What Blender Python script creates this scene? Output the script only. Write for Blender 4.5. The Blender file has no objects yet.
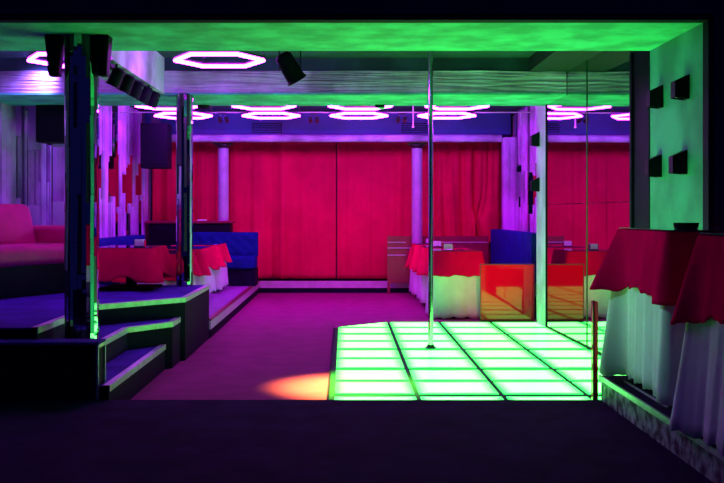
import bpy, bmesh, math, random
from mathutils import Vector, Matrix
C = bpy.context.scene.collection
PI = math.pi
rnd = random.Random(7)

# ------------------------------------------------------------------ materials
def nt(name):
    m = bpy.data.materials.new(name); m.use_nodes = True
    n = m.node_tree.nodes; b = n['Principled BSDF']
    return m, n, m.node_tree.links, b
def pbr(name, col, rough=.6, metal=0., var=.0, scale=8., spec=.5, bump=0., bscale=60., sheen=0., coords='Object', col2=None):
    m, n, l, b = nt(name)
    b.inputs['Base Color'].default_value = (*col, 1); b.inputs['Roughness'].default_value = rough
    b.inputs['Metallic'].default_value = metal; b.inputs['Specular IOR Level'].default_value = spec
    if sheen: b.inputs['Sheen Weight'].default_value = sheen
    tc = n.new('ShaderNodeTexCoord')
    if var or col2:
        t = n.new('ShaderNodeTexNoise'); t.inputs['Scale'].default_value = scale; t.inputs['Detail'].default_value = 6
        l.new(tc.outputs[coords], t.inputs['Vector'])
        r = n.new('ShaderNodeValToRGB'); e = r.color_ramp.elements
        lo = col2 or tuple(c*(1-var) for c in col)
        e[0].position, e[1].position = .38, .62
        e[0].color = (*lo, 1); e[1].color = (*[min(1, c*(1+var*.4)) for c in col], 1)
        l.new(t.outputs['Fac'], r.inputs['Fac']); l.new(r.outputs['Color'], b.inputs['Base Color'])
    if bump:
        t2 = n.new('ShaderNodeTexNoise'); t2.inputs['Scale'].default_value = bscale; t2.inputs['Detail'].default_value = 4
        l.new(tc.outputs[coords], t2.inputs['Vector'])
        bp = n.new('ShaderNodeBump'); bp.inputs['Strength'].default_value = bump; bp.inputs['Distance'].default_value = .01
        l.new(t2.outputs['Fac'], bp.inputs['Height']); l.new(bp.outputs['Normal'], b.inputs['Normal'])
    return m
def emit(name, col, strength=1.):
    m, n, l, b = nt(name)
    b.inputs['Base Color'].default_value = (.02, .02, .02, 1)
    b.inputs['Emission Color'].default_value = (*col, 1); b.inputs['Emission Strength'].default_value = strength
    return m

M = {}
M['red_carpet'] = pbr('red_carpet', (.40, .040, .20), .9, var=.12, scale=5, spec=.1, bump=.4, bscale=250)
M['dark_carpet'] = pbr('dark_carpet', (.026, .009, .062), .95, var=.35, scale=5, spec=.1, bump=.4, bscale=250)
M['blue_carpet'] = pbr('blue_carpet', (.07, .018, .42), .9, var=.3, scale=4, spec=.15, bump=.4, bscale=250)
M['lilac_floor'] = pbr('lilac_floor', (.36, .14, .46), .6, var=.2, scale=3, spec=.3)
M['navy'] = pbr('navy_paint', (.008, .005, .028), .7, var=.3, spec=.08)
M['black'] = pbr('black_plastic', (.004, .004, .014), .6, var=.2, spec=.12)
M['header'] = pbr('header_paint', (.05, .035, .10), .7, var=.3, scale=2)
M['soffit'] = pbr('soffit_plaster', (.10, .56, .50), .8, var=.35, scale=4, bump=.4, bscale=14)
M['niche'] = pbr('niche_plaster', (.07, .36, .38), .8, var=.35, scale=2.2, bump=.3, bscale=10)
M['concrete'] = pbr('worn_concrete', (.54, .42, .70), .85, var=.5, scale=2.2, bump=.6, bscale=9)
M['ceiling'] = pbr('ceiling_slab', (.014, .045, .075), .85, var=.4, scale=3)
M['ceil_trim'] = pbr('ceiling_trunking', (.006, .009, .02), .7)
M['wall'] = pbr('wall_paint', (.10, .09, .22), .8, var=.3, scale=2)
M['duct'] = pbr('duct_metal', (.01, .03, .24), .5, var=.2, scale=3)
M['white_trim'] = pbr('white_trim', (.62, .58, .66), .45, var=.15)
M['alu'] = pbr('aluminium_nosing', (.55, .58, .62), .42, metal=.55, var=.15, scale=20)
M['steel'] = pbr('polished_steel', (.75, .78, .78), .12, metal=1.)
M['dark_steel'] = pbr('dark_steel', (.08, .08, .10), .35, metal=.8)
M['mirror'] = pbr('mirror_glass', (.52, .56, .60), .008, metal=1.)
M['mirror_edge'] = pbr('mirror_edge', (.02, .04, .05), .3)
M['dim_mirror'] = pbr('aged_mirror', (.55, .50, .60), .06, metal=1.)
M['slat'] = pbr('lilac_slat', (.66, .36, .92), .35, var=.35, scale=2.3)
M['lilac_paint'] = pbr('lilac_pole_paint', (.52, .40, .64), .45, var=.12)
M['curtain'] = pbr('red_curtain', (.80, .0015, .085), .85, var=.12, scale=2, spec=.08, sheen=.0)
M['red_cloth'] = pbr('red_tablecloth', (.85, .001, .085), .8, var=.1, scale=5, spec=.0)
M['white_cloth'] = pbr('white_tablecloth', (.74, .70, .82), .8, var=.08, scale=6, spec=.15)
M['blue_velvet'] = pbr('blue_velvet', (.006, .022, .22), .8, var=.2, scale=6, spec=.1)
M['pink_leather'] = pbr('pink_leather', (.62, .002, .20), .42, spec=.25, var=.12, scale=6, bump=.15, bscale=80)
M['maroon'] = pbr('maroon_lacquer', (.28, .010, .06), .3, var=.15)
M['glass_top'] = pbr('dark_glass_top', (.03, .03, .10), .06)
M['paper'] = pbr('napkin_paper', (.8, .78, .82), .7)
M['stone'] = pbr('rough_stone_tile', (.30, .62, .34), .8, var=.85, scale=16, bump=1., bscale=30)

def acrylic(name, col):
    m, n, l, b = nt(name)
    b.inputs['Base Color'].default_value = (*col, 1); b.inputs['Roughness'].default_value = .03
    b.inputs['IOR'].default_value = 1.46
    return m
M['acrylic'] = acrylic('red_acrylic', (.95, .0005, .03))

def led_tile_material():
    m, n, l, b = nt('led_floor_tile')
    uv = n.new('ShaderNodeUVMap'); s = n.new('ShaderNodeSeparateXYZ'); l.new(uv.outputs[0], s.inputs[0])
    def mth(op, a, bb):
        q = n.new('ShaderNodeMath'); q.operation = op
        for i, v in enumerate((a, bb)):
            if isinstance(v, (int, float)): q.inputs[i].default_value = v
            else: l.new(v, q.inputs[i])
        return q.outputs[0]
    mx = mth('MINIMUM', s.outputs['X'], mth('SUBTRACT', 1, s.outputs['X']))
    my = mth('MINIMUM', s.outputs['Y'], mth('SUBTRACT', 1, s.outputs['Y']))
    d = mth('MINIMUM', mx, my)
    tc = n.new('ShaderNodeTexCoord'); no = n.new('ShaderNodeTexNoise'); no.inputs['Scale'].default_value = 1.3
    oi = n.new('ShaderNodeObjectInfo'); ad = n.new('ShaderNodeVectorMath'); ad.operation = 'ADD'
    l.new(tc.outputs['Object'], ad.inputs[0]); l.new(oi.outputs['Location'], ad.inputs[1]); l.new(ad.outputs[0], no.inputs['Vector'])
    d2 = mth('ADD', d, mth('MULTIPLY', mth('SUBTRACT', no.outputs['Fac'], .5), .06))
    r = n.new('ShaderNodeValToRGB'); e = r.color_ramp.elements
    r.color_ramp.interpolation = 'EASE'
    e[0].position = 0; e[0].color = (.006, .18, .03, 1)
    e[1].position = .15; e[1].color = (.125, 1, .135, 1)
    for p, c in ((.035, (.02, .6, .05, 1)), (.085, (.08, 1, .09, 1))):
        q = e.new(p); q.color = c
    l.new(d2, r.inputs['Fac'])
    b.inputs['Base Color'].default_value = (.01, .03, .02, 1); b.inputs['Roughness'].default_value = .25
    l.new(r.outputs['Color'], b.inputs['Emission Color']); b.inputs['Emission Strength'].default_value = 6.5
    return m
M['led_tile'] = led_tile_material()
M['floor_frame'] = pbr('floor_frame', (.003, .07, .03), .6, spec=.05)
M['neon'] = emit('neon_diffuser', (42, 1.5, 74), 1.)
M['lens_orange'] = emit('orange_lens', (6, 2.2, .4), 1.)
M['lens_blue'] = emit('blue_lens', (.0, .05, 2.5), 1.)
M['glint'] = emit('glowing_glint', (.2, .9, .35), 1.)  # glowing colour standing in for glints on the lamp heads

# ------------------------------------------------------------------ helpers
def bm_new(): return bmesh.new()
def box(bm, x0, x1, y0, y1, z0, z1, bev=0., seg=2, mat=None):
    r = bmesh.ops.create_cube(bm, size=1)
    vs = r['verts']
    bmesh.ops.scale(bm, verts=vs, vec=(abs(x1-x0), abs(y1-y0), abs(z1-z0)))
    bmesh.ops.translate(bm, verts=vs, vec=((x0+x1)/2, (y0+y1)/2, (z0+z1)/2))
    if bev:
        es = list({e for v in vs for e in v.link_edges})
        r2 = bmesh.ops.bevel(bm, geom=es, offset=bev, segments=seg, affect='EDGES', profile=.5)
        vs = list({v for f in r2['faces'] for v in f.verts} | {v for v in vs if v.is_valid})
    if mat is not None: bmesh.ops.transform(bm, matrix=mat, verts=[v for v in vs if v.is_valid])
    return bm
def prism(bm, poly, z0, z1):
    lo = [bm.verts.new((x, y, z0)) for x, y in poly]; hi = [bm.verts.new((x, y, z1)) for x, y in poly]
    n = len(poly)
    bm.faces.new(hi); bm.faces.new(lo[::-1])
    for i in range(n): bm.faces.new((lo[i], lo[(i+1) % n], hi[(i+1) % n], hi[i]))
    bmesh.ops.recalc_face_normals(bm, faces=bm.faces[:])
    return bm
def cyl(bm, p0, p1, r0, r1=None, seg=24, caps=True):
    p0, p1 = Vector(p0), Vector(p1); r1 = r0 if r1 is None else r1
    q = (p1-p0).to_track_quat('Z', 'Y')
    mat = Matrix.Translation((p0+p1)/2) @ q.to_matrix().to_4x4()
    bmesh.ops.create_cone(bm, cap_ends=caps, segments=seg, radius1=r0, radius2=r1, depth=(p1-p0).length, matrix=mat)
    return bm
def lathe(bm, prof, seg=28, loc=(0, 0, 0)):
    rings = []
    for r, z in prof:
        rings.append([bm.verts.new((loc[0]+r*math.cos(2*PI*i/seg), loc[1]+r*math.sin(2*PI*i/seg), loc[2]+z)) for i in range(seg)])
    for a, b in zip(rings, rings[1:]):
        for i in range(seg): bm.faces.new((a[i], a[(i+1) % seg], b[(i+1) % seg], b[i]))
    bm.faces.new(rings[0][::-1]); bm.faces.new(rings[-1])
    return bm
def obj(name, bm, mat, parent=None, smooth=False, loc=None):
    """world-space bmesh -> one mesh object (made local to its un-rotated parent)"""
    me = bpy.data.meshes.new(name); 
    bm.to_mesh(me); bm.free()
    o = bpy.data.objects.new(name, me); C.objects.link(o)
    me.materials.append(M[mat] if isinstance(mat, str) else mat)
    if parent: o.parent = parent
    if loc is not None: o.location = loc
    if smooth:
        for p in me.polygons: p.use_smooth = True
        try: me.set_sharp_from_angle(angle=math.radians(40))
        except Exception: pass
    return o
def tag(o, label, cat, group=None, kind=None):
    o['label'] = label; o['category'] = cat
    if group: o['group'] = group
    if kind: o['kind'] = kind
    return o
def thing(name, label, cat, loc=(0, 0, 0), rz=0., group=None, kind=None):
    o = bpy.data.objects.new(name, None); C.objects.link(o); o.empty_display_size = .1
    o.location = loc; o.rotation_euler = (0, 0, rz)
    return tag(o, label, cat, group, kind)
def struct(name, bm, mat, label, cat, smooth=False, parent=None):
    o = obj(name, bm, mat, parent, smooth); o['kind'] = 'structure'
    if not parent: o['label'] = label; o['category'] = cat
    return o
def dup(root, loc, rz=None, label=None, group=None):
    r = root.copy(); C.objects.link(r); r.location = loc
    if rz is not None: r.rotation_euler = (0, 0, rz)
    if label: r['label'] = label
    if group: r['group'] = group
    for ch in list(root.children):
        c = ch.copy(); C.objects.link(c); c.parent = r
        for g in list(ch.children):
            d = g.copy(); C.objects.link(d); d.parent = c
    return r
def light(name, kind, loc, target, energy, col, size=.1, spot=None, blend=.5):
    L = bpy.data.lights.new(name, kind); L.energy = energy; L.color = col
    if kind == 'SPOT': L.spot_size = math.radians(spot); L.spot_blend = blend; L.shadow_soft_size = size
    elif kind == 'AREA': L.size = size
    else: L.shadow_soft_size = size
    o = bpy.data.objects.new(name, L); C.objects.link(o); o.location = loc
    if target is not None: o.rotation_euler = (Vector(target)-Vector(loc)).to_track_quat('-Z', 'Y').to_euler()
    return o

# ------------------------------------------------------------------ setting: floors, platforms, steps
EYE = 1.2
LIP = 5.66            # edge of the front floor over the sunken dance area
FZ = .11
struct('floor', box(bm_new(), -3.6, 2.6, 5.66, 14.6, -.06, 0), 'red_carpet', 'dark red carpet of the sunken dance area', 'floor')
struct('floor_front', box(bm_new(), -5, 5, -1.5, LIP, -.06, FZ), 'dark_carpet', 'dark navy carpet of the front area up to the low lip', 'floor')

UP = [(-3.5, 5.83), (-1.85, 5.83), (-1.85, 7.27), (-1.30, 7.89), (-1.30, 9.28), (-3.5, 9.28)]
S2 = [(-1.85, 5.83), (-1.60, 5.83), (-1.60, 7.13), (-1.335, 7.50), (-1.335, 7.85), (-1.85, 7.27)]
S3 = [(-1.60, 5.83), (-1.432, 5.83), (-1.432, 5.665), (-1.38, 5.665), (-1.38, 7.44), (-1.60, 7.13)]
ZU, Z2, Z3, ZL = .51, .355, .19, .18
up = thing('platform', 'tall carpeted corner platform with steps behind the left partition', 'platform', kind='structure')
o = obj('riser_block', prism(bm_new(), UP, 0, ZU-.006), 'navy', up)
o = obj('carpet', prism(bm_new(), UP, ZU-.006, ZU), 'blue_carpet', up)
o = obj('step', prism(bm_new(), S2, 0, Z2-.006), 'navy', up)
obj('step_carpet', prism(bm_new(), S2, Z2-.006, Z2), 'blue_carpet', o)
o3 = obj('step', prism(bm_new(), S3, 0, Z3-.006), 'navy', up)
obj('step_carpet', prism(bm_new(), S3, Z3-.006, Z3), 'blue_carpet', o3)
def nosing(pts, z, w=.035, h=.035):
    bm = bm_new()
    for (x0, y0), (x1, y1) in zip(pts, pts[1:]):
        d = Vector((x1-x0, y1-y0)); L = d.length; d.normalize(); nrm = Vector((d.y, -d.x))   # outward = right-hand side
        a = Vector((x0, y0)); b = Vector((x1, y1))
        prism(bm, [tuple(a-nrm*w), tuple(a+nrm*.006), tuple(b+nrm*.006), tuple(b-nrm*w)][::-1], z-h, z+.004)
    return bm
obj('nosing', nosing(UP[1:5], ZU), 'alu', up)
obj('nosing', nosing(S2[1:5], Z2), 'alu', up)
obj('nosing', nosing(S3[3:5], Z3), 'alu', up)

lowp = thing('platform', 'low lilac platform with white edging along the left tables', 'platform', kind='structure')
obj('deck', prism(bm_new(), [(-2.95, 9.28), (-1.3, 9.28), (-1.3, 14.55), (-2.95, 14.55)], 0, ZL), 'lilac_floor', lowp)
bm = bm_new(); box(bm, -1.30, -1.283, 9.285, 14.55, .085, ZL-.012); obj('edge_trim', bm, 'white_trim', lowp)
bm = bm_new(); box(bm, -1.325, -1.28, 9.285, 14.55, ZL-.012, ZL+.004); obj('edge_cap', bm, 'maroon', lowp)
bm = bm_new(); box(bm, -1.30, -1.29, 9.285, 14.55, 0, .085); obj('kick_board', bm, 'navy', lowp)

pl = thing('plinth', 'low plinth below the red curtains with white front board', 'plinth', kind='structure')
bm = bm_new(); box(bm, -1.3, 2.4, 14.57, 15.05, 0, ZL); obj('plinth_block', bm, 'navy', pl)
bm = bm_new(); box(bm, -1.28, 2.4, 14.55, 14.57, .075, ZL); obj('front_board', bm, 'white_trim', pl)

# right kerb platform in the front area
kp = thing('kerb_platform', 'low stone faced platform under the tall tables at the front', 'platform', kind='structure')
KZ = .255
bm = bm_new(); box(bm, 1.50, 3.2, 2.2, 5.64, FZ, KZ-.03); obj('plinth_block', bm, 'navy', kp)
bm = bm_new(); box(bm, 1.49, 1.50, 2.2, 5.64, FZ, KZ-.02); obj('stone_facing', bm, 'stone', kp)
bm = bm_new(); box(bm, 1.485, 3.2, 2.2, 5.645, KZ-.03, KZ); obj('deck', bm, 'dark_carpet', kp)
bm = bm_new(); box(bm, 1.478, 1.492, 2.2, 5.65, KZ-.025, KZ+.003); obj('edge_trim', bm, 'alu', kp)
bm = bm_new(); box(bm, 1.557, 1.572, 4.70, 5.42, KZ, KZ+.008, .002, 1); obj('trim_strip', bm, 'alu', kp)

# ------------------------------------------------------------------ setting: walls, beams, ceiling
CZ = 2.66; BZ = 2.32
struct('wall_left', box(bm_new(), -3.6, -3.5, 5.66, 10.3, 0, CZ), 'wall', 'dark wall behind the pink sofa', 'wall')
struct('wall_left_return', box(bm_new(), -3.5, -2.95, 10.30, 14.9, 0, CZ), 'wall', 'dark wall block behind the slatted mirror cladding', 'wall')
struct('wall_back', box(bm_new(), -2.95, 2.6, 15.05, 15.15, 0, CZ), 'wall', 'dark back wall behind the curtains', 'wall')
struct('wall_right', box(bm_new(), 2.46, 2.6, 10.50, 15.05, 0, CZ), 'wall', 'dark right wall behind the blue bench', 'wall')
struct('wall_right_mirror', box(bm_new(), 2.19, 2.6, 6.70, 10.50, 0, CZ), 'navy', 'wall carrying the big mirror', 'wall')
bm = bm_new(); box(bm, 2.072, 2.19, 9.965, 10.50, 0, CZ); M['pier'] = pbr('pier_plaster', (.46, .56, .58), .8, var=.25, scale=3)
struct('pier', bm, 'pier', 'pale pier at the far end of the mirror wall', 'pier')
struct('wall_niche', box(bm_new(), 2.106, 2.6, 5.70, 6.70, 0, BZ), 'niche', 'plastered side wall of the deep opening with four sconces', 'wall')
bm = bm_new(); box(bm, 2.098, 2.19, 6.70, 7.14, 0, CZ); box(bm, 2.08, 2.10, 7.05, 7.10, 0, CZ-.3, .005, 1)
struct('trim_1', bm, 'navy', 'dark post between niche wall and mirror', 'trim')
struct('ceiling', box(bm_new(), -3.6, 2.6, 6.70, 15.15, CZ, CZ+.08), 'ceiling', 'dark ceiling slab over the dance area', 'ceiling')
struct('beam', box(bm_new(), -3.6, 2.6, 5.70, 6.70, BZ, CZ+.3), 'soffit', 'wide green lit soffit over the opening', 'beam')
bm = bm_new(); box(bm, -3.5, 2.084, 9.13, 10.06, BZ+.0, 2.537)
bmesh.ops.subdivide_edges(bm, edges=bm.edges[:], cuts=20, use_grid_fill=True)
for v in bm.verts:
    if abs(v.co.y-9.13) < .01 or abs(v.co.z-BZ) < .01:
        v.co.y += rnd.uniform(-.008, .008); v.co.z += rnd.uniform(-.004, .004)
struct('beam_soffit', box(bm_new(), -3.5, 2.084, 9.12, 10.065, BZ-.008, BZ+.012), 'soffit', 'green lit underside of the cross beam', 'beam')  # green of the floor light put into this slab's colour
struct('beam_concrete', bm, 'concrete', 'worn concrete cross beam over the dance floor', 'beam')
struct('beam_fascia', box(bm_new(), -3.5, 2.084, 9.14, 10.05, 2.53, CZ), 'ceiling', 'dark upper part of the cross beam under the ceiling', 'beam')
struct('beam_side', box(bm_new(), -2.02, -1.70, 6.70, 9.13, BZ, CZ), 'concrete', 'concrete beam running back from the opening on the left', 'beam')
struct('trim_2', box(bm_new(), 1.73, 2.13, 6.70, 9.13, 2.53, CZ), 'ceil_trim', 'black trunking along the ceiling above the mirror', 'trim')
# header and right front wall around the opening
hd = thing('wall_front', 'dark front wall around the wide opening', 'wall', kind='structure')
bm = bm_new(); box(bm, -5, 5, 5.62, 5.70, BZ+.004, 3.6); obj('header', bm, 'header', hd)
bm = bm_new(); box(bm, 2.112, 5, 5.62, 5.70, FZ, BZ+.004); obj('side_wall', bm, 'header', hd)
bm = bm_new(); box(bm, -5, 2.112, 5.61, 5.70, BZ-.003, BZ+.010); box(bm, 2.102, 2.114, 5.61, 5.70, FZ, BZ); box(bm, 2.122, 2.132, 5.608, 5.622, FZ, BZ+.03); box(bm, -5, 2.132, 5.608, 5.622, BZ+.022, BZ+.032)
obj('opening_trim', bm, 'navy', hd)
struct('wall_left_front', box(bm_new(), -5, -3.5, 5.62, 5.70, FZ, BZ), 'header', 'dark front wall left of the opening', 'wall')

# low partition at the left
pt = thing('partition', 'low dark partition with metal corner trim in front of the steps', 'partition', (-2.5, 5.74, 0), kind='structure')
def L(bm, t):
    bmesh.ops.translate(bm, verts=bm.verts[:], vec=-Vector(t.location)); return bm
bm = bm_new(); box(bm, -3.6, -1.446, 5.665, 5.82, 0, .43); obj('panel', L(bm, pt), 'navy', pt)
bm = bm_new(); box(bm, -3.6, -1.436, 5.655, 5.828, .43, .446, .004, 1); obj('top_cap', L(bm, pt), 'blue_carpet', pt)
bm = bm_new()
box(bm, -1.452, -1.438, 5.655, 5.668, .11, .43); box(bm, -1.449, -1.436, 5.812, 5.826, 0, .43); box(bm, -1.449, -1.438, 5.66, 5.82, .41, .43)
obj('corner_trim', L(bm, pt), 'alu', pt)

# ------------------------------------------------------------------ LED dance floor
X0, CW, D0, RD, RN = -.083, .5505, 5.74, .529, 9
LZ = .022
df = thing('light_up_dance_floor', 'glowing green light-up dance floor of square tiles', 'dance floor', (1, 8, 0))
xs = [X0+CW*i for i in range(4)]+[2.119]
poly = [(X0-.02, D0-.06), (2.085, D0-.06), (2.085, D0+RN*RD+.01), (xs[1], D0+RN*RD+.01), (X0-.02, D0+(RN-1)*RD+.02)]
obj('frame', L(prism(bm_new(), poly, .001, LZ-.006), df), 'floor_frame', df)
bm = bm_new(); prism(bm, [(X0-.035, D0-.06), (X0-.02, D0-.06), (X0-.02, D0+(RN-1)*RD+.02), (X0-.035, D0+(RN-1)*RD+.02)], .001, LZ+.003)
obj('edge_strip', L(bm, df), 'navy', df)
def tile(name, w, h, tri=False):
    bm = bm_new(); g = .0
    pts = [(-w/2, -h/2), (w/2, -h/2), (w/2, h/2)] + ([] if tri else [(-w/2, h/2)])
    prism(bm, pts, 0, .008)
    uvl = bm.loops.layers.uv.new('UVMap')
    for f in bm.faces:
        for lp in f.loops: lp[uvl].uv = (lp.vert.co.x/w+.5, lp.vert.co.y/h+.5)
    me = bpy.data.meshes.new(name); bm.to_mesh(me); bm.free(); me.materials.append(M['led_tile']); return me
GX, GY = .030, .045
tw = xs[4]-xs[3]; cache = {}
edge_gap = lambda k: .095 if k % 2 == 1 else .060      # every second joint between the rows is wider
for r in range(RN):
    g0, g1 = edge_gap(r)/2, edge_gap(r+1)/2
    for c in range(4):
        w = (tw if c == 3 else CW)-GX; cut = (r == RN-1 and c == 0); key = (c == 3, r % 2, cut)
        if key not in cache: cache[key] = tile('tile', w, RD-g0-g1, cut)
        t = bpy.data.objects.new('tile', cache[key]); C.objects.link(t); t.parent = df
        t.location = ((xs[c]+xs[c+1])/2-1, D0+RD*(r+.5)+(g0-g1)/2-8, LZ-.006)

# ------------------------------------------------------------------ pole
po = thing('dance_pole', 'polished steel dance pole rising from the glowing floor to the ceiling', 'pole', (.745, 8.44, LZ+.003))
bm = bm_new(); cyl(bm, (0, 0, .01), (0, 0, CZ-LZ-.004), .0215, seg=32); obj('shaft', bm, 'steel', po, True)
bm = bm_new(); lathe(bm, [(.048, 0), (.048, .010), (.034, .014), (.030, .03)]); obj('base_plate', bm, 'dark_steel', po, True)
bm = bm_new(); lathe(bm, [(.035, CZ-LZ-.04), (.07, CZ-LZ-.012), (.08, CZ-LZ-.004)]); obj('ceiling_flange', bm, 'dark_steel', po, True)

# ------------------------------------------------------------------ mirrored columns
def mirrored_column(name, label, loc, R, H, a0, seg, seed):
    t = thing(name, label, 'column', loc, kind='structure')
    rr = random.Random(seed)
    bm = bm_new(); cyl(bm, (0, 0, 0), (0, 0, H), R*.94, seg=32); obj('core', bm, 'black', t, True)
    bm = bm_new(); bd = bm_new()
    for i in range(seg):
        a = a0+2*PI*i/seg; z = 0.; ja = rr.uniform(-.07, .07) if i else 0.
        while z < H-.001:
            h = min(rr.choice((.05, .09, .16, .28, .5)), H-z)
            if H-z-h < .04: h = H-z
            w = 2*R*math.sin(PI/seg)*.96
            tgt = bm if rr.random() < (.74 if i else .93) else bd
            mat = Matrix.Rotation(a+ja+rr.uniform(-.022, .022)*(1 if i else .25), 4, 'Z') @ Matrix.Translation((R-.004+rr.uniform(-.002, .002), 0, z+h/2)) @ Matrix.Rotation(rr.uniform(-.02, .02), 4, 'Y')
            r = bmesh.ops.create_cube(tgt, size=1)
            bmesh.ops.scale(tgt, verts=r['verts'], vec=(.006, w, h-.003)); bmesh.ops.transform(tgt, matrix=mat, verts=r['verts'])
            z += h
    obj('mirror_tiles', bm, 'mirror', t); obj('dark_tiles', bd, 'dark_steel', t)
    return t
mirrored_column('mirrored_column', 'thick mirror mosaic column rising behind the low partition', (-1.672, 6.16, Z2), .105, BZ-Z2, math.radians(-37.4), 24, 3)
mirrored_column('mirrored_column', 'thinner mirror mosaic column at the back of the corner platform', (-1.515, 9.16, ZU), .078, BZ-ZU, math.radians(-33), 18, 5)

# ------------------------------------------------------------------ wall mirror (four sheets)
mw = thing('wall_mirror', 'tall wall mirror of four sheets beside the glowing floor', 'mirror', (2.085, 8.5, 0))
def sheet(y0, y1, z0, z1, x0, x1):
    bm = bm_new(); prism(bm, [(x0, y0), (x1, y1), (x1+.006, y1), (x0+.006, y0)], z0, z1); return L(bm, mw)
JZ = 1.284
fx = lambda y: 2.068+.026*(9.95-y)
obj('backing', sheet(7.15, 9.95, .03, 2.53, 2.150, 2.085), 'mirror_edge', mw)
for y0, y1 in ((7.15, 8.44), (8.452, 9.945)):
    for z0, z1 in ((.045, JZ-.002), (JZ+.003, 2.53)):
        obj('mirror_sheet', sheet(y0, y1, z0, z1, fx(y0), fx(y1)), 'mirror', mw)
bm = bm_new(); prism(bm, [(fx(8.436)-.004, 8.436), (fx(8.456)-.004, 8.456), (fx(8.456)+.02, 8.456), (fx(8.436)+.02, 8.436)][::-1], .045, 2.53); obj('seam_strip', L(bm, mw), 'floor_frame', mw)
bm = bm_new(); prism(bm, [(fx(7.15)-.008, 7.15), (fx(9.95)-.008, 9.95), (fx(9.95)+.02, 9.95), (fx(7.15)+.02, 7.15)], LZ+.003, .045)
obj('bottom_rail', L(bm, mw), 'black', mw)
bm = bm_new(); box(bm, fx(9.95)-.010, fx(9.95)+.02, 9.946, 9.962, LZ+.003, 2.53); obj('end_rail', L(bm, mw), 'black', mw)

# ------------------------------------------------------------------ sconces
def sconce(label, x, y, z):
    t = thing('wall_sconce', label, 'wall light', (x, y, z), group='black wedge sconces')
    bm = bm_new()
    w = .055
    a = [(0, -w, -.070), (0, w, -.070), (0, w, .080), (0, -w, .080)]
    b = [(-.085, -w*.72, -.062), (-.085, w*.72, -.062), (-.085, w*.72, .040), (-.085, -w*.72, .040)]
    va = [bm.verts.new(p) for p in a]; vb = [bm.verts.new(p) for p in b]
    bm.faces.new(va); bm.faces.new(vb[::-1])
    for i in (1, 2, 3): bm.faces.new((va[i], vb[i], vb[(i+1) % 4], va[(i+1) % 4]))
    # recessed bottom
    bt = [bm.verts.new((p.co.x*.9-.006, p.co.y*.86, p.co.z)) for p in (va[0], va[1], vb[1], vb[0])]
    ring = [va[0], va[1], vb[1], vb[0]]
    for i in range(4): bm.faces.new((ring[i], ring[(i+1) % 4], bt[(i+1) % 4], bt[i]))
    up_ = [bm.verts.new((p.co.x, p.co.y, p.co.z+.02)) for p in bt]
    for i in range(4): bm.faces.new((bt[i], bt[(i+1) % 4], up_[(i+1) % 4], up_[i]))
    bm.faces.new(up_)
    bmesh.ops.recalc_face_normals(bm, faces=bm.faces[:])
    obj('housing', bm, 'black', t)
    bm = bm_new(); box(bm, -.06, -.015, -.030, .030, -.056, -.050); obj('lens', bm, 'paper', t)
    return t
for lab, d, z in (('upper black sconce on the niche wall next to the dark post', 6.47, 1.97), ('upper black sconce on the niche wall near the front edge', 5.98, 1.97),
                  ('lower black sconce on the niche wall next to the dark post', 6.50, 1.51), ('lower black sconce on the niche wall near the front edge', 6.02, 1.51)):
    sconce(lab, 2.106, d, z)
for lab, z in (('upper black sconce at the back edge of the pale pier', 1.985), ('lower black sconce at the back edge of the pale pier', 1.50)):
    sconce(lab, 2.072, 10.38, z)

# ------------------------------------------------------------------ hexagon ceiling lights
HZ = 2.45; HR = .362
hx = thing('hexagon_light', 'x', 'ceiling light', (0, 0, HZ), group='pink neon hexagon lights')
def hexring(r_out, r_in, z0, z1):
    bm = bm_new(); v = []
    for i in range(6):
        a = PI/3*i; c, s = math.cos(a), math.sin(a)
        v.append([bm.verts.new((r*c, r*s, z)) for r, z in ((r_in, z0), (r_out, z0), (r_out, z1), (r_in, z1))])
    for i in range(6):
        p, q = v[i], v[(i+1) % 6]
        for k in range(4): bm.faces.new((p[k], q[k], q[(k+1) % 4], p[(k+1) % 4]))
    bmesh.ops.recalc_face_normals(bm, faces=bm.faces[:]); return bm
def hextube(R, r, seg=10):
    bm = bm_new(); rings = []
    for i in range(6):
        a = PI/3*i; c, s_ = math.cos(a), math.sin(a)
        rings.append([bm.verts.new(((R+r*1.155*math.cos(b))*c, (R+r*1.155*math.cos(b))*s_, r*math.sin(b))) for b in (2*PI*k/seg for k in range(seg))])
    for i in range(6):
        p, q_ = rings[i], rings[(i+1) % 6]
        for k in range(seg): bm.faces.new((p[k], q_[k], q_[(k+1) % seg], p[(k+1) % seg]))
    bmesh.ops.recalc_face_normals(bm, faces=bm.faces[:]); return bm
obj('diffuser', hextube(HR, .0145), 'neon', hx)
obj('housing', hexring(HR+.022, HR-.022, .0155, .034), 'dark_steel', hx)
for i in range(0, 6, 2):
    bm = bm_new(); a = PI/3*i; cyl(bm, (HR*math.cos(a), HR*math.sin(a), .04), (HR*math.cos(a), HR*math.sin(a), CZ-HZ), .004, seg=8); obj('hanger', bm, 'dark_steel', hx)
spots = [(-1.03, 7.95, 'neon hexagon in full view just left of the black hanging stage lamp'), (-2.23, 7.95, 'neon hexagon half hidden behind the thick mirrored column'),
         (-2.08, 11.35, 'neon hexagon just behind the cross beam beside the thin mirrored column'), (-.95, 11.35, 'neon hexagon cut by the cross beam edge above the left vent grille'),
         (.18, 11.35, 'neon hexagon just behind the cross beam at mid ceiling'), (1.31, 11.35, 'neon hexagon just behind the cross beam beyond the pole'),
         (-2.08, 12.48, 'farthest-row neon hexagon behind the thin mirrored column'), (-.95, 12.48, 'farthest-row neon hexagon above the left vent grille'),
         (.18, 12.48, 'farthest-row neon hexagon at mid ceiling'), (1.31, 12.48, 'farthest-row neon hexagon behind the dance pole')]
for i, (x, y, lab) in enumerate(spots):
    if i == 0: hx.location = (x, y, HZ); hx['label'] = lab
    else: dup(hx, (x, y, HZ), label=lab)
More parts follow.
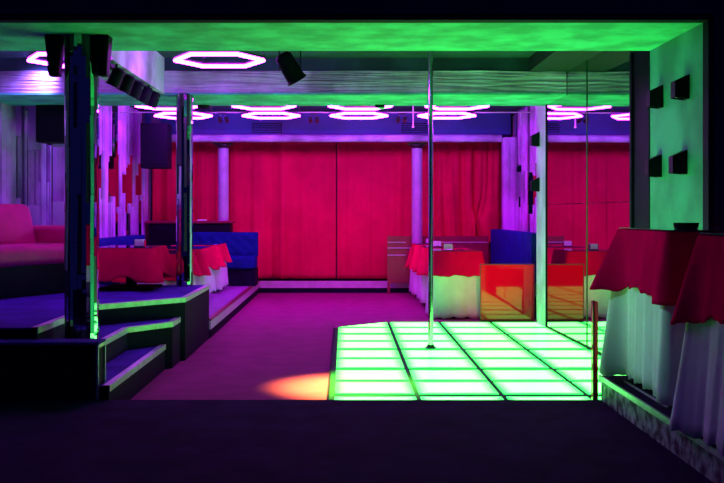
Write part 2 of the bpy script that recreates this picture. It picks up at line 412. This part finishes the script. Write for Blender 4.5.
for y, lab in ((11.35, 'thin ceiling rail joining the nearer back row of hexagons'), (12.48, 'thin ceiling rail joining the farthest row of hexagons')):
    bm = bm_new(); cyl(bm, (-2.9, 0, 0), (2.4, 0, 0), .008, seg=8)
    o = obj('light_rail', bm, 'lilac_paint', loc=(0, y, HZ+.045)); tag(o, lab, 'rail', 'thin ceiling rails')

# ------------------------------------------------------------------ stage lamp (unlit) and lamp bar
lp = Vector((-.40, 7.05, 2.255)); tg = Vector((.93, 7.75, 0))
q = (tg-lp).to_track_quat('-Z', 'Y')
sl = thing('stage_lamp', 'black can-shaped stage lamp hanging tilted from the ceiling, beside the nearest neon hexagon', 'stage lamp', lp)
def lampcan(rr=.062, ln=.19, qm=None):
    bm = bm_new(); lathe(bm, [(rr*.55, ln*.62), (rr*.9, ln*.5), (rr*.95, ln*.1), (rr, 0), (rr, -ln*.45), (rr*1.12, -ln*.5), (rr*1.12, -ln*.56), (rr*.92, -ln*.56), (rr*.9, -ln*.40)], seg=28)
    bmesh.ops.recalc_face_normals(bm, faces=bm.faces[:])
    if qm: bmesh.ops.transform(bm, matrix=qm.to_matrix().to_4x4(), verts=bm.verts[:])
    return bm
qv = Matrix.Rotation(math.radians(-30), 4, 'Y') @ Matrix.Rotation(math.radians(22), 4, 'X')
qv = qv.to_quaternion()
obj('body', lampcan(qm=q, rr=.068), 'black', sl, True)
bm = bm_new(); lathe(bm, [(.055, -.083), (.055, -.079)], seg=24); bmesh.ops.transform(bm, matrix=q.to_matrix().to_4x4(), verts=bm.verts[:]); obj('lens', bm, 'glass_top', sl)
bm = bm_new()
for s in (-1, 1): box(bm, s*.078-.004, s*.078+.004, -.015, .015, -.02, .13)
box(bm, -.082, .082, -.015, .015, .125, .133); cyl(bm, (0, 0, .13), (0, 0, CZ-lp.z), .012, seg=12)
obj('yoke', bm, 'black', sl)
light('orange_carpet_spot', 'SPOT', (-.20, 7.3, 2.55), (.06, 6.7, 0), 7500, (1, 1., .06), .14, 26, 1.)  # added unseen lamp for the carpet's orange pool; the stage lamp stays unlit

lb = thing('lamp_bar', 'dark bar of small stage lamps slung under the left ceiling beam', 'stage lamp bar', (-1.72, 7.9, 2.25))
bm = bm_new(); box(bm, -.018, .018, -.85, .85, .01, .04, .004, 1); obj('bar', bm, 'black', lb)
for y in (-.6, .6):
    bm = bm_new(); cyl(bm, (0, y, .04), (0, y, BZ-2.25), .010, seg=10); obj('hanger', bm, 'black', lb)
for k in range(5):
    y = -.7+.35*k
    bm = lampcan(.05, .12, (Matrix.Rotation(math.radians(25), 4, 'Y')).to_quaternion()); bmesh.ops.translate(bm, verts=bm.verts[:], vec=(.02, y, -.045)); bm2 = obj('lamp_head', bm, 'black', lb, True)
    if k in (2, 4):
        bm = bm_new(); box(bm, .068, .074, y-.02, y+.02, -.035, .0); obj('glint_patch', bm, 'glint', bm2)  # glint added as a small glowing box

# loudspeakers
def speaker(label, loc, w, d, h, taper=1., rz=0.):
    t = thing('loudspeaker', label, 'loudspeaker', loc, rz)
    bm = bm_new(); box(bm, -w/2, w/2, -d/2, d/2, 0, h, .008, 2)
    for v in bm.verts:
        k = taper+(1-taper)*v.co.z/h; v.co.x *= k; v.co.y *= k
    obj('cabinet', bm, 'black', t)
    bm = bm_new(); k = (taper+1)/2
    box(bm, -w*.42*k, w*.42*k, -d/2-.006, -d/2+.01, h*.08, h*.92, .004, 1)
    for v in bm.verts: v.co.y += (1-taper)*d/2*(1-v.co.z/h)
    obj('grille', bm, 'black', t)
    bm = bm_new(); box(bm, -.03, .03, -.01, d/2+.03, h*.45, h*.55); obj('bracket', bm, 'dark_steel', t)
    return t
speaker('black wedge loudspeaker on the left of the thick mirrored column', (-1.835, 6.14, 2.065), .105, .12, .255, .6)
speaker('black wedge loudspeaker on the right of the thick mirrored column', (-1.527, 6.14, 2.065), .09, .12, .255, .6)
speaker('dark loudspeaker high on the left above the pink sofa', (-3.03, 10.1, 1.93), .30, .26, .385)
speaker('big dark loudspeaker hung at the end of the slatted wall', (-2.55, 13.1, 1.80), .36, .34, .60)
bm = bm_new(); box(bm, -2.60, -2.50, 13.0, 13.2, 2.40, CZ)
bm2 = bm_new(); box(bm2, -3.06, -3.0, 10.02, 10.18, 2.312, BZ-.008); tag(obj('speaker_mount', bm2, 'dark_steel'), 'dark mount of the loudspeaker above the pink sofa', 'mount')
tag(obj('speaker_mount', bm, 'dark_steel'), 'dark ceiling mount above the big loudspeaker by the slatted wall', 'mount')
# ceiling spots at the back
cs = thing('ceiling_spotlight', 'x', 'spotlight', (0, 0, 2.47), group='small ceiling spotlights at the back')
bm = bm_new(); 
for s in (-1, 1):
    cyl(bm, (s*.045, .0, -.005), (s*.045, .09, -.035), .03, .026, seg=16)
    cyl(bm, (s*.045, .02, .0), (s*.02, .0, .067), .006, seg=8)
obj('lamp_head', bm, 'dark_steel', cs, True)
bm = bm_new(); box(bm, -.05, .05, -.03, .03, .055, .067, .003, 1); obj('base', bm, 'black', cs)
for i, (x, lab) in enumerate(((-1.635, 'small twin spotlight between the left hexagons'), (-.42, 'small twin spotlight left of the mid ceiling hexagon'), (.76, 'small twin spotlight right of the mid ceiling hexagon'))):
    if i == 0: cs.location = (x, 13.0, 2.47); cs['label'] = lab
    else: dup(cs, (x, 13.0, 2.47), label=lab)
bm = bm_new(); cyl(bm, (.905, 12.9, 2.34), (.905, 12.9, CZ), .010, seg=10); cyl(bm, (.905, 12.9, 2.335), (.905, 12.9, 2.36), .016, seg=12)
tag(obj('hanging_rod', bm, 'white_trim', smooth=True), 'thin pale rod hanging from the ceiling left of the pole', 'rod')
sd = thing('beam_fixture', 'small black fixture with pale lens under the cross beam', 'fixture', (.36, 9.98, BZ))
bm = bm_new(); box(bm, -.05, .05, -.04, .04, -.035, 0, .004, 1); obj('body', bm, 'black', sd)
bm = bm_new(); box(bm, -.03, .045, -.03, .03, -.05, -.035, .003, 1); obj('lens', bm, 'paper', sd)
bm = bm_new(); lathe(bm, [(.02, -.045), (.06, -.03), (.075, 0)], seg=24, loc=(-1.46, 10.02, BZ))
tag(obj('smoke_detector', bm, 'black', smooth=True), 'small dark dome under the cross beam by the thin mirrored column', 'detector')

# ------------------------------------------------------------------ back: duct, rail, columns, curtains
du = thing('air_duct', 'long blue boxed air duct above the curtains with two grilles', 'air duct', (0, 14.3, 2.30))
bm = bm_new(); box(bm, -2.9, 2.4, -.28, .55, .03, CZ-2.30-.002, .01, 1); obj('casing', bm, 'duct', du)
for cx in (-1.125, 1.03):
    bm = bm_new(); box(bm, cx-.215, cx+.215, -.30, -.281, .055, .20)
    g = obj('grille', bm, 'black', du)
    bm = bm_new()
    for k in range(5): box(bm, cx-.205, cx+.205, -.312, -.30, .068+.026*k, .080+.026*k)
    box(bm, cx-.225, cx+.225, -.31, -.285, .045, .056); box(bm, cx-.225, cx+.225, -.31, -.285, .199, .210)
    box(bm, cx-.225, cx-.214, -.31, -.285, .045, .21); box(bm, cx+.214, cx+.225, -.31, -.285, .045, .21)
    obj('louvre', bm, 'duct', g)
bm = bm_new(); cyl(bm, (-2.9, 0, 0), (2.25, 0, 0), .055, seg=20)
for v in bm.verts: pass
tag(obj('ceiling_pipe', bm, 'concrete', smooth=True, loc=(0, 13.95, 2.275)), 'long pale pipe running under the duct above the curtains', 'pipe')
for x, zb, lab in ((-1.79, .18, 'round lilac post behind the left blue bench'), (1.06, 0., 'round lilac post behind the row of tables')):
    t = thing('round_post', lab, 'post', (x, 14.28, zb), group='round lilac posts', kind='structure')
    bm = bm_new(); cyl(bm, (0, 0, 0), (0, 0, 2.19-zb), .078, seg=28); obj('shaft', bm, 'lilac_paint', t, True)
    bm = bm_new(); lathe(bm, [(.078, 2.15-zb), (.12, 2.19-zb), (.12, 2.21-zb)], seg=24); box(bm, -.14, .14, -.10, .10, 2.20-zb, 2.225-zb); obj('capital', bm, 'dark_steel', t)
    bm = bm_new(); lathe(bm, [(.11, 0), (.11, .03), (.08, .05)], seg=24); obj('base_ring', bm, 'dark_steel', t)

def curtain(name, label, x0, x1, y, z0, z1, folds, amp, seed, hem=None, swag=None):
    rr = random.Random(seed); bm = bm_new(); nu, nv = int((x1-x0)*90), 26
    ph = [(rr.uniform(.7, 1.4)*folds, rr.uniform(0, 6.28), rr.uniform(.4, 1)) for _ in range(4)] + [(folds*2.7, rr.uniform(0, 6), .35)]
    grid = []
    for j in range(nv+1):
        v = j/nv; row = []
        for i in range(nu+1):
            u = i/nu; x = x0+(x1-x0)*u
            f = 0
            for k, p, a in ph:
                f += a*math.sin(2*PI*k*(x-x0)+p+.5*math.sin(3*v+p)+.8*math.sin(2.1*k*(x-x0)+2*p))
            f = f/2.2
            am = amp*(.75+.35*v)
            z = z1+(z0-z1)*v
            yy = y+am*f
            if hem: z = z1+((z0+hem(u))-z1)*v
            if swag:
                dx, dyy, dz = swag(u, v); x += dx; yy += dyy; z += dz
            row.append(bm.verts.new((x, yy, z)))
        grid.append(row)
    for j in range(nv):
        for i in range(nu): bm.faces.new((grid[j][i], grid[j][i+1], grid[j+1][i+1], grid[j+1][i]))
    o = obj(name, bm, 'curtain', smooth=True)
    s = o.modifiers.new('thickness', 'SOLIDIFY'); s.thickness = .006
    return tag(o, label, 'curtain', 'long red curtains on the back wall')
CY = 14.78
curtain('curtain', 'red curtain panel behind the left lilac post and dark counter', -2.93, -1.72, CY, .19, 2.30, 5, .040, 1)
curtain('curtain', 'widest red curtain panel, smooth, between left post and the middle split', -1.74, -.135, CY+.02, .20, 2.30, 2.6, .040, 12)
curtain('curtain', 'red curtain panel right of the middle split, ending at the right lilac post', -.12, 1.06, CY, .20, 2.30, 3.0, .042, 3)
def swag(u, v):
    g = math.exp(-((u-.78)/.16)**2-((v-.80)/.16)**2)
    return (-.16*g*math.sin((u-.7)*14)+.05*v*v*math.sin(u*5), -.12*g, .10*g*math.sin(u*23+v*16))
curtain('curtain', 'deeply folded red curtain panel with a bunched hem beside the blue bench', 1.05, 2.40, CY-.04, .62, 2.30, 3.6, .085, 4, hem=lambda u: .05*math.sin(u*9)+.10*u, swag=swag)
struct('wall_dado', box(bm_new(), 1.05, 2.42, 14.90, 14.95, .18, .95), 'maroon', 'dark red wall panel below the bunched curtain', 'wall')

# red acrylic screen with white rails below the curtain
sc = thing('rail_screen', 'dark red screen with thin white rails below the curtains behind the tables', 'screen', (1.35, 14.42, 0))
bm = bm_new(); box(bm, -.72, .78, -.01, .01, .16, .855, .003, 1); obj('panel', bm, 'maroon', sc)
bm = bm_new()
for x0, x1, z in ((-.72, -.45, .765), (-.72, -.45, .575), (-.02, .78, .765), (-.72, -.10, .68), ):
    box(bm, x0, x1, -.03, -.012, z-.008, z+.008, .002, 1)
obj('rail', bm, 'white_trim', sc)
for x in (-.70, .76): obj('post', box(bm_new(), x-.02, x+.02, -.02, .02, 0, .86), 'maroon', sc)

# counter at back left
co = thing('counter', 'dark counter with thin red edge behind the left blue bench', 'counter', (-2.2, 14.2, ZL))
bm = bm_new(); box(bm, -.66, .53, -.10, .22, 0, .87); obj('body', bm, 'black', co)
bm = bm_new(); box(bm, -.70, .57, -.14, .25, .87, .905, .006, 1); obj('worktop', bm, 'maroon', co)
bm = bm_new(); box(bm, -2.42, -2.30, 14.22, 14.36, ZL+.905, ZL+1.32, .008, 2)
tag(obj('monitor_box', bm, 'maroon'), 'upright dark red box standing on the back counter', 'box')
bm = bm_new(); box(bm, -.075, .055, -.04, .04, 0, .02, .004, 1)
tag(obj('paper_stack', bm, 'paper', loc=(-2.07, 14.12, ZL+.9055)), 'small white paper stack on the dark back counter', 'paper')

# ------------------------------------------------------------------ slatted mirror cladding
def cladding(label, n, length, H, loc, rz, seed, gap=.9):
    """local: x along the wall, y=0 wall face, -y into the room"""
    t = thing('slatted_mirror_cladding', label, 'wall cladding', loc, rz, kind='structure')
    rr = random.Random(seed)
    bm = bm_new(); box(bm, 0, length, -.006, 0, 0, H); obj('mirror_backing', bm, 'dim_mirror', t)
    bu, bl, bs = bm_new(), bm_new(), bm_new(); x = .0
    while x < length-.03:
        w = min(rr.choice((.05, .07, .10, .14, .18)), length-x)
        k = rr.random(); lo = 1.; th = rr.choice((.012, .022, .034))
        if k < .88 or gap < .1:
            lo = H*rr.uniform(.62, .77)
            if rr.random() > gap: lo = .0
            box(bu if rr.random() < .88 or gap < .1 else bs, x, x+w-.008, -.006-th, -.006, lo, H)
        if k > .10 and lo > 0:
            hi = H*rr.uniform(.40, .54)
            box(bl if rr.random() < .85 or gap < .1 else bs, x+.003, x+w-.008, -.006-th, -.006, 0, hi)
        if rr.random() < .2: x += rr.choice((.02, .04))
        x += w
    for n_, b_, m_ in (('upper_slats', bu, 'slat'), ('lower_slats', bl, 'slat'), ('mirror_slats', bs, 'mirror')):
        if b_.verts: obj(n_, b_, m_, t)
    return t
cladding('pale slats over mirror on the wall behind the pink sofa', 0, 2.9, CZ-ZU-.02, (-3.50, 7.38, ZU), PI/2, 21, .06)
cladding('narrow slatted mirror strip between pink sofa and the long slatted wall', 0, .55, CZ-.3, (-3.50, 10.30, .2), 0, 22, .25)
cladding('long wall of pale slats over mirror behind the left blue bench', 0, 4.2, CZ-ZL-.01, (-2.95, 10.32, ZL), PI/2, 23, .72)
cladding('pale slats over mirror on the wall above the right blue bench', 0, 3.55, CZ-.1, (2.46, 14.15, .05), -PI/2, 24)
bm = bm_new(); box(bm, 2.26, 2.45, 13.86, 14.0, 0, 2.28); box(bm, 2.29, 2.34, 13.845, 13.86, 0, 2.28); box(bm, 2.37, 2.42, 13.84, 13.86, 0, 2.28)
struct('trim_3', bm, 'slat', 'pale slatted pilaster beside the bunched curtain', 'trim')

# ------------------------------------------------------------------ sofas
def tufted(bm, x0, x1, z0, z1, y, depth, px=.17, pz=.16, amp=.022):
    nu, nv = max(8, int((x1-x0)/.022)), max(8, int((z1-z0)/.022)); g = []
    for j in range(nv+1):
        r = []
        for i in range(nu+1):
            x = x0+(x1-x0)*i/nu; z = z0+(z1-z0)*j/nv
            a = (x-x0)/px; b = (z-z0)/pz
            p = abs(math.sin(PI*(a+b)/1))*abs(math.sin(PI*(a-b)/1))
            e = min(1, min(i, nu-i)/2., min(j, nv-j)/2.)
            r.append(bm.verts.new((x, y-amp*(p**.45)*e, z)))
        g.append(r)
    for j in range(nv):
        for i in range(nu): bm.faces.new((g[j][i], g[j][i+1], g[j+1][i+1], g[j+1][i]))
    # back
    bk = [bm.verts.new((x, y+depth, z)) for x, z in ((x0, z0), (x1, z0), (x1, z1), (x0, z1))]
    bm.faces.new(bk[::-1])
    bm.faces.new([bk[3], bk[2]]+[g[nv][i] for i in range(nu, -1, -1)]); bm.faces.new([bk[1], bk[0]]+[g[0][i] for i in range(nu+1)])
    bm.faces.new([bk[0], bk[3]]+[g[j][0] for j in range(nv, -1, -1)]); bm.faces.new([bk[2], bk[1]]+[g[j][nu] for j in range(nv+1)])
    bmesh.ops.recalc_face_normals(bm, faces=bm.faces[:])
def bench(label, loc, rz, length, seat_d, h, arm=False, tuft=True, group='blue upholstered benches', side_end=None):
    """local: x along length 0..length, backrest at y 0..-.14, seat to -seat_d, faces -y"""
    t = thing('upholstered_bench', label, 'bench', loc, rz, group)
    bm = bm_new(); box(bm, .0, length, -seat_d+.05, -.02, 0, .24); obj('base', bm, 'navy', t)
    bm = bm_new(); box(bm, 0, length, -seat_d, -.10, .24, .42, .035, 3); obj('seat', bm, 'blue_velvet', t, True)
    bm = bm_new()
    if tuft: tufted(bm, 0, length, .40, h, -.14, .14)
    else:
        box(bm, 0, length, -.14, 0, .40, h, .02, 3)
    obj('backrest', bm, 'blue_velvet', t, True)
    return t
bench('blue tufted bench facing the camera at the back of the low platform', (-2.36, 13.98, ZL), 0, 1.11, .52, .745)
bench('blue bench along the slatted wall on the left', (-2.905, 9.6, ZL), PI/2, 3.80, .50, .72)
bench('plain blue bench along the right wall behind the red barrier', (2.24, 14.0, 0), -PI/2, 3.05, .50, .97, tuft=False)

f = Vector((.89, -.46)).normalized()      # pink sofa faces right and forward
rzs = math.atan2(f.x, -f.y)               # local -y -> f
ps = thing('leather_sofa', 'pink leather sofa on the corner platform by the pale slats', 'sofa', (-2.29, 8.54, ZU), rzs)
# local: x from -1.45 .. 0 (0 = far end), y 0 = front, +y to the back
def pbox(n, a, mat='pink_leather', bev=.045, shear=0.):
    bm = bm_new(); box(bm, *a, bev, 4)
    if shear:
        for v in bm.verts: v.co.y += shear*(v.co.z-a[4])
    return obj(n, bm, mat, ps, True)
pbox('base', (-1.30, -.0, .04, .62, 0, .26), 'black', .01)
pbox('seat', (-1.30, -.15, 0, .46, .25, .43), bev=.06)
pbox('backrest', (-.80, -.17, .36, .60, .40, .77), bev=.06, shear=.28)
pbox('backrest', (-1.30, -.81, .36, .60, .40, .77), bev=.06, shear=.28)
pbox('armrest', (-.16, .0, .05, .66, .25, .58), bev=.05)

# ------------------------------------------------------------------ tables and cloths
def drape(name, label, cx, cy, a, b, zt, drop, flare, mat, seed, group, corner=.35, amp=.012, lam=.16, rz=0., pull=.05, loc_z=0, cf=1.0):
    rr = random.Random(seed); r = .025; pts = []; pl_ = pull if isinstance(pull, (list, tuple)) else [pull]*4
    def side(p0, p1, nrm, n):
        for i in range(n): 
            u = i/n; pts.append((p0[0]+(p1[0]-p0[0])*u, p0[1]+(p1[1]-p0[1])*u, nrm))
    nx, ny = max(14, int(2*a/.022)), max(14, int(2*b/.022))
    cs_ = [((a-r, -b+r), -PI/2), ((a-r, b-r), 0.), ((-a+r, b-r), PI/2), ((-a+r, -b+r), PI)]
    sides = [((-a+r, -b), (a-r, -b), -PI/2, nx), ((a, -b+r), (a, b-r), 0., ny), ((a-r, b), (-a+r, b), PI/2, nx), ((-a, b-r), (-a, -b+r), PI, ny)]
    for k in range(4):
        p0, p1, an, n = sides[k]; side(p0, p1, an, n)
        c, a0 = cs_[k]
        for i in range(8):
            an2 = a0+(PI/2)*i/8; pts.append((c[0]+r*math.cos(an2), c[1]+r*math.sin(an2), an2))
    N = len(pts); s = 0; S = []
    for i in range(N):
        S.append(s); p, q_ = pts[i], pts[(i+1) % N]; s += math.hypot(p[0]-q_[0], p[1]-q_[1])
    ncyc = max(4, round(s/lam)); p1_, p2_ = rr.uniform(0, 6), rr.uniform(0, 6)
    bm = bm_new(); rings = []; NT = 14
    for j in range(NT+1):
        t = j/NT; ring = []
        for i, (x, y, an) in enumerate(pts):
            dc = math.hypot(abs(x)-a, abs(y)-b); c = math.exp(-(dc/.11)**2); cw = math.exp(-(dc/.22)**2)
            rip = math.sin(2*PI*ncyc*S[i]/s+p1_)+.5*math.sin(2*PI*(ncyc*2+1)*S[i]/s+p2_)
            pull = pl_[(0 if y < 0 else 1) if x > 0 else (2 if y > 0 else 3)]
            off = .004+flare*t+amp*rip*t*(1-.3*c)+pull*c*t*cf-.6*pull*(cw-c)*t
            dz = drop*(1+corner*cw)*t+.008*rip*t
            ring.append(bm.verts.new((x+off*math.cos(an), y+off*math.sin(an), zt+.004-dz if j else zt+.004)))
        rings.append(ring)
    for a_, b_ in zip(rings, rings[1:]):
        for i in range(N): bm.faces.new((a_[i], b_[i], b_[(i+1) % N], a_[(i+1) % N]))
    bm.faces.new(rings[0])
    bmesh.ops.recalc_face_normals(bm, faces=bm.faces[:])
    o = obj(name, bm, mat, smooth=True, loc=(cx, cy, loc_z)); o.rotation_euler = (0, 0, rz)
    m = o.modifiers.new('thickness', 'SOLIDIFY'); m.thickness = .002
    return tag(o, label, 'tablecloth', group)
def table(label, cx, cy, a, b, z0, zt, group, rz=0., glass=False):
    t = thing('table', label, 'table', (cx, cy, z0), rz, group); h = zt-z0
    bm = bm_new(); box(bm, -a, a, -b, b, h-.03, h, .004, 1); obj('tabletop', bm, 'black', t)
    bm = bm_new(); cyl(bm, (0, 0, .02), (0, 0, h-.03), .05, seg=20); obj('pedestal', bm, 'black', t, True)
    bm = bm_new(); box(bm, -min(a, .24), min(a, .24), -min(b, .24), min(b, .24), 0, .025, .006, 1); obj('base', bm, 'black', t)
    return t
def glass_pane(label, cx, cy, a, b, z, group, rz=0.):
    bm = bm_new(); box(bm, -a, a, -b, b, 0, .006, .002, 1)
    o = obj('glass_table_top', bm, 'glass_top', loc=(cx, cy, z)); o.rotation_euler = (0, 0, rz)
    return tag(o, label, 'glass pane', group)
def dressed(where, cx, cy, a, b, z0, zt, seed, white_gap=.05, red_drop=.2, corner=.35, rz=0., flare_w=.03, glass=True, amp=.012, pull=.05, red_amp=.012, red_flare=.03, zp=0., wpull=.02):
    table('square table under cloths '+where, cx, cy, a, b, z0, zt, 'dressed tables', rz)
    if white_gap is not None:
        drape('tablecloth', 'white undercloth of table '+where, cx, cy, a, b, zt, zt-z0-white_gap, flare_w, 'white_cloth', seed, 'white undercloths', corner=.02, amp=amp, rz=rz, pull=wpull, loc_z=zp)
    drape('tablecloth', 'red overcloth of table '+where, cx, cy, a+.008, b+.008, zt+.005, red_drop, red_flare, 'red_cloth', seed+50, 'red overcloths', corner=corner, amp=red_amp, lam=.22, rz=rz, pull=pull, loc_z=zp)
    if glass: glass_pane('dark glass pane on table '+where, cx, cy, a, b, zt+.0125, 'glass panes on tables', rz)
def napkins(label, x, y, z, w=.09, rz=0.):
    t = thing('napkin_holder', label, 'napkin holder', (x, y, z), rz, 'napkin holders')
    bm = bm_new(); box(bm, -w/2, w/2, -.035, .035, 0, .008, .002, 1); box(bm, -w/2, -w/2+.004, -.03, .03, .008, .06); box(bm, w/2-.004, w/2, -.03, .03, .008, .06); obj('holder', bm, 'steel', t)
    bm = bm_new(); box(bm, -w/2+.006, w/2-.006, -.03, .03, .009, .066, .003, 1); obj('napkins', bm, 'paper', t)
# right row behind the glowing floor
dressed('beside the red barrier', 1.275, 11.28, .272, .30, 0, .755, 101, white_gap=.02, red_drop=.27, corner=.04, flare_w=.03, amp=.010, pull=.03, red_amp=.003)
dressed('second in the row behind the pole', 1.26, 12.45, .27, .30, 0, .755, 102, white_gap=.09, red_drop=.24, corner=.42, pull=.07)
dressed('farthest in the row behind the pole', 1.24, 13.60, .27, .30, 0, .755, 103, white_gap=.09, red_drop=.24, corner=.42, pull=.07)
napkins('napkin holder on the table beside the red barrier', 1.19, 11.2, .7755, .10)
napkins('napkin holder on the second table behind the pole', 1.17, 12.35, .7755, .11)
napkins('napkin holder on the farthest table behind the pole', 1.17, 13.5, .7755, .09)
# left row on the low platform
dressed('on the low platform next to the thin mirrored column', -1.93, 10.05, .29, .40, ZL, .78, 104, white_gap=.09, red_drop=.20, corner=.35, pull=.07, zp=0)
dressed('in the middle of the row on the low platform', -1.91, 11.35, .29, .42, ZL, .78, 105, white_gap=.08, red_drop=.22, corner=.30, pull=.07)
dressed('at the far end of the row on the low platform', -1.91, 12.70, .29, .40, ZL, .78, 106, white_gap=.06, red_drop=.20, corner=.30, pull=.07)
# coffee table on the corner platform
table('low table under a red cloth on the corner platform', -1.95, 8.86, .25, .32, ZU, .885, 'dressed tables')
drape('tablecloth', 'red cloth hanging over the low table on the corner platform', -1.95, 8.86, .258, .335, .885, .235, .05, 'red_cloth', 77, 'red overcloths', corner=.28, amp=.012, lam=.26, pull=.06)
glass_pane('dark glass pane on the low table of the corner platform', -1.95, 8.86, .255, .325, .8895, 'glass panes on tables')
napkins('napkin holder on the low table between the mirrored columns', -1.85, 8.75, .896, .095)
# tall tables at the right front
dressed('nearest the opening on the stone faced platform', 1.90, 5.08, .345, .42, KZ, 1.10, 107, white_gap=.05, red_drop=.30, corner=.16, flare_w=.02, glass=True, amp=.0045, pull=(.04, .04, .13, .02), red_amp=.004, red_flare=.034, wpull=(.01, .01, .10, .03))
dressed('at the front right edge, largest in view', 1.92, 3.78, .37, .46, KZ, 1.095, 108, white_gap=.008, red_drop=.33, corner=.18, flare_w=.08, glass=True, amp=.007, wpull=(.02, .02, .05, .04), pull=(.04, .04, .06, .03), red_amp=.005, red_flare=.055)
bm = bm_new(); lathe(bm, [(.055, 0), (.062, .006), (.066, .030), (.058, .030), (.050, .010)], seg=28)
tag(obj('ashtray', bm, 'black', smooth=True, loc=(1.80, 5.12, 1.1185)), 'round black ashtray on the tall table nearest the opening', 'ashtray')

# ------------------------------------------------------------------ red acrylic barriers
ba = thing('acrylic_barrier', 'glossy red acrylic barrier at the back edge of the glowing floor', 'barrier', (1.775, 10.62, 0))
bm = bm_new(); box(bm, -.288, .288, -.008, .008, .03, .632, .003, 1); obj('panel', bm, 'acrylic', ba)
bm = bm_new(); box(bm, -.295, .295, -.011, .011, .632, .642); box(bm, -.297, -.288, -.012, .012, 0, .64); box(bm, .288, .297, -.012, .012, 0, .64); box(bm, -.297, .297, -.014, .014, 0, .03)
obj('frame', bm, 'maroon', ba)
bb = thing('acrylic_barrier', 'narrow red acrylic end panel behind the stone faced platform', 'barrier', (1.472, 5.72, 0))
bm = bm_new(); box(bm, -.012, .012, -.035, .035, .0, .68, .003, 1); obj('panel', bm, 'acrylic', bb)
bm = bm_new(); box(bm, -.018, -.012, -.038, -.030, .0, .69); obj('frame', bm, 'black', bb)

# ------------------------------------------------------------------ lights, world, camera
for x in (-1.6, .2, 1.6):
    light('duct_blue_wash', 'SPOT', (x, 13.1, 2.40), (x, 14.3, 2.36), 10, (.02, .08, 1), .05, 120, .9)
for x, tx in ((-.9, -.9), (.3, .5), (1.3, 1.5)):
    light('magenta_wash', 'SPOT', (x, 10.5, 2.58), (tx, 14.6, .9), 55, (1, .0, .25), .06, 85, .9)  # added lamps without fixtures, redden the curtains
light('alcove_wash', 'SPOT', (-2.75, 9.0, 2.55), (-3.5, 9.8, 1.6), 60, (.36, .18, 1), .06, 95, .9)  # added unseen lamp, brightens the alcove slats
light('red_key', 'SPOT', (1.45, 7.05, 2.58), (1.60, 10.8, .62), 330, (1, .0, .06), .06, 17, .9)  # added lamp with no fixture, reddens the barrier and the table beside it
light('teal_wash', 'SPOT', (-.9, 5.56, 2.2), (1.54, 5.05, .88), 95, (.30, 1, .66), .06, 27, .9)  # added unseen lamp, tints the left faces of the front tablecloths
w = bpy.data.worlds.new('World'); bpy.context.scene.world = w; w.use_nodes = True
w.node_tree.nodes['Background'].inputs[0].default_value = (.03, .03, .42, 1); w.node_tree.nodes['Background'].inputs[1].default_value = .10
cam = bpy.data.cameras.new('Camera'); co_ = bpy.data.objects.new('Camera', cam); C.objects.link(co_)
co_.location = (0, 0, EYE); co_.rotation_euler = (PI/2, 0, 0)
cam.sensor_width = 36; cam.lens = 970/724*36; cam.shift_x = 17/724; cam.shift_y = -28.5/724; cam.clip_end = 100
sc_ = bpy.context.scene; sc_.camera = co_
vs = sc_.view_settings; vs.view_transform = 'Standard'; vs.look = 'None'; vs.exposure = 0; vs.gamma = 1
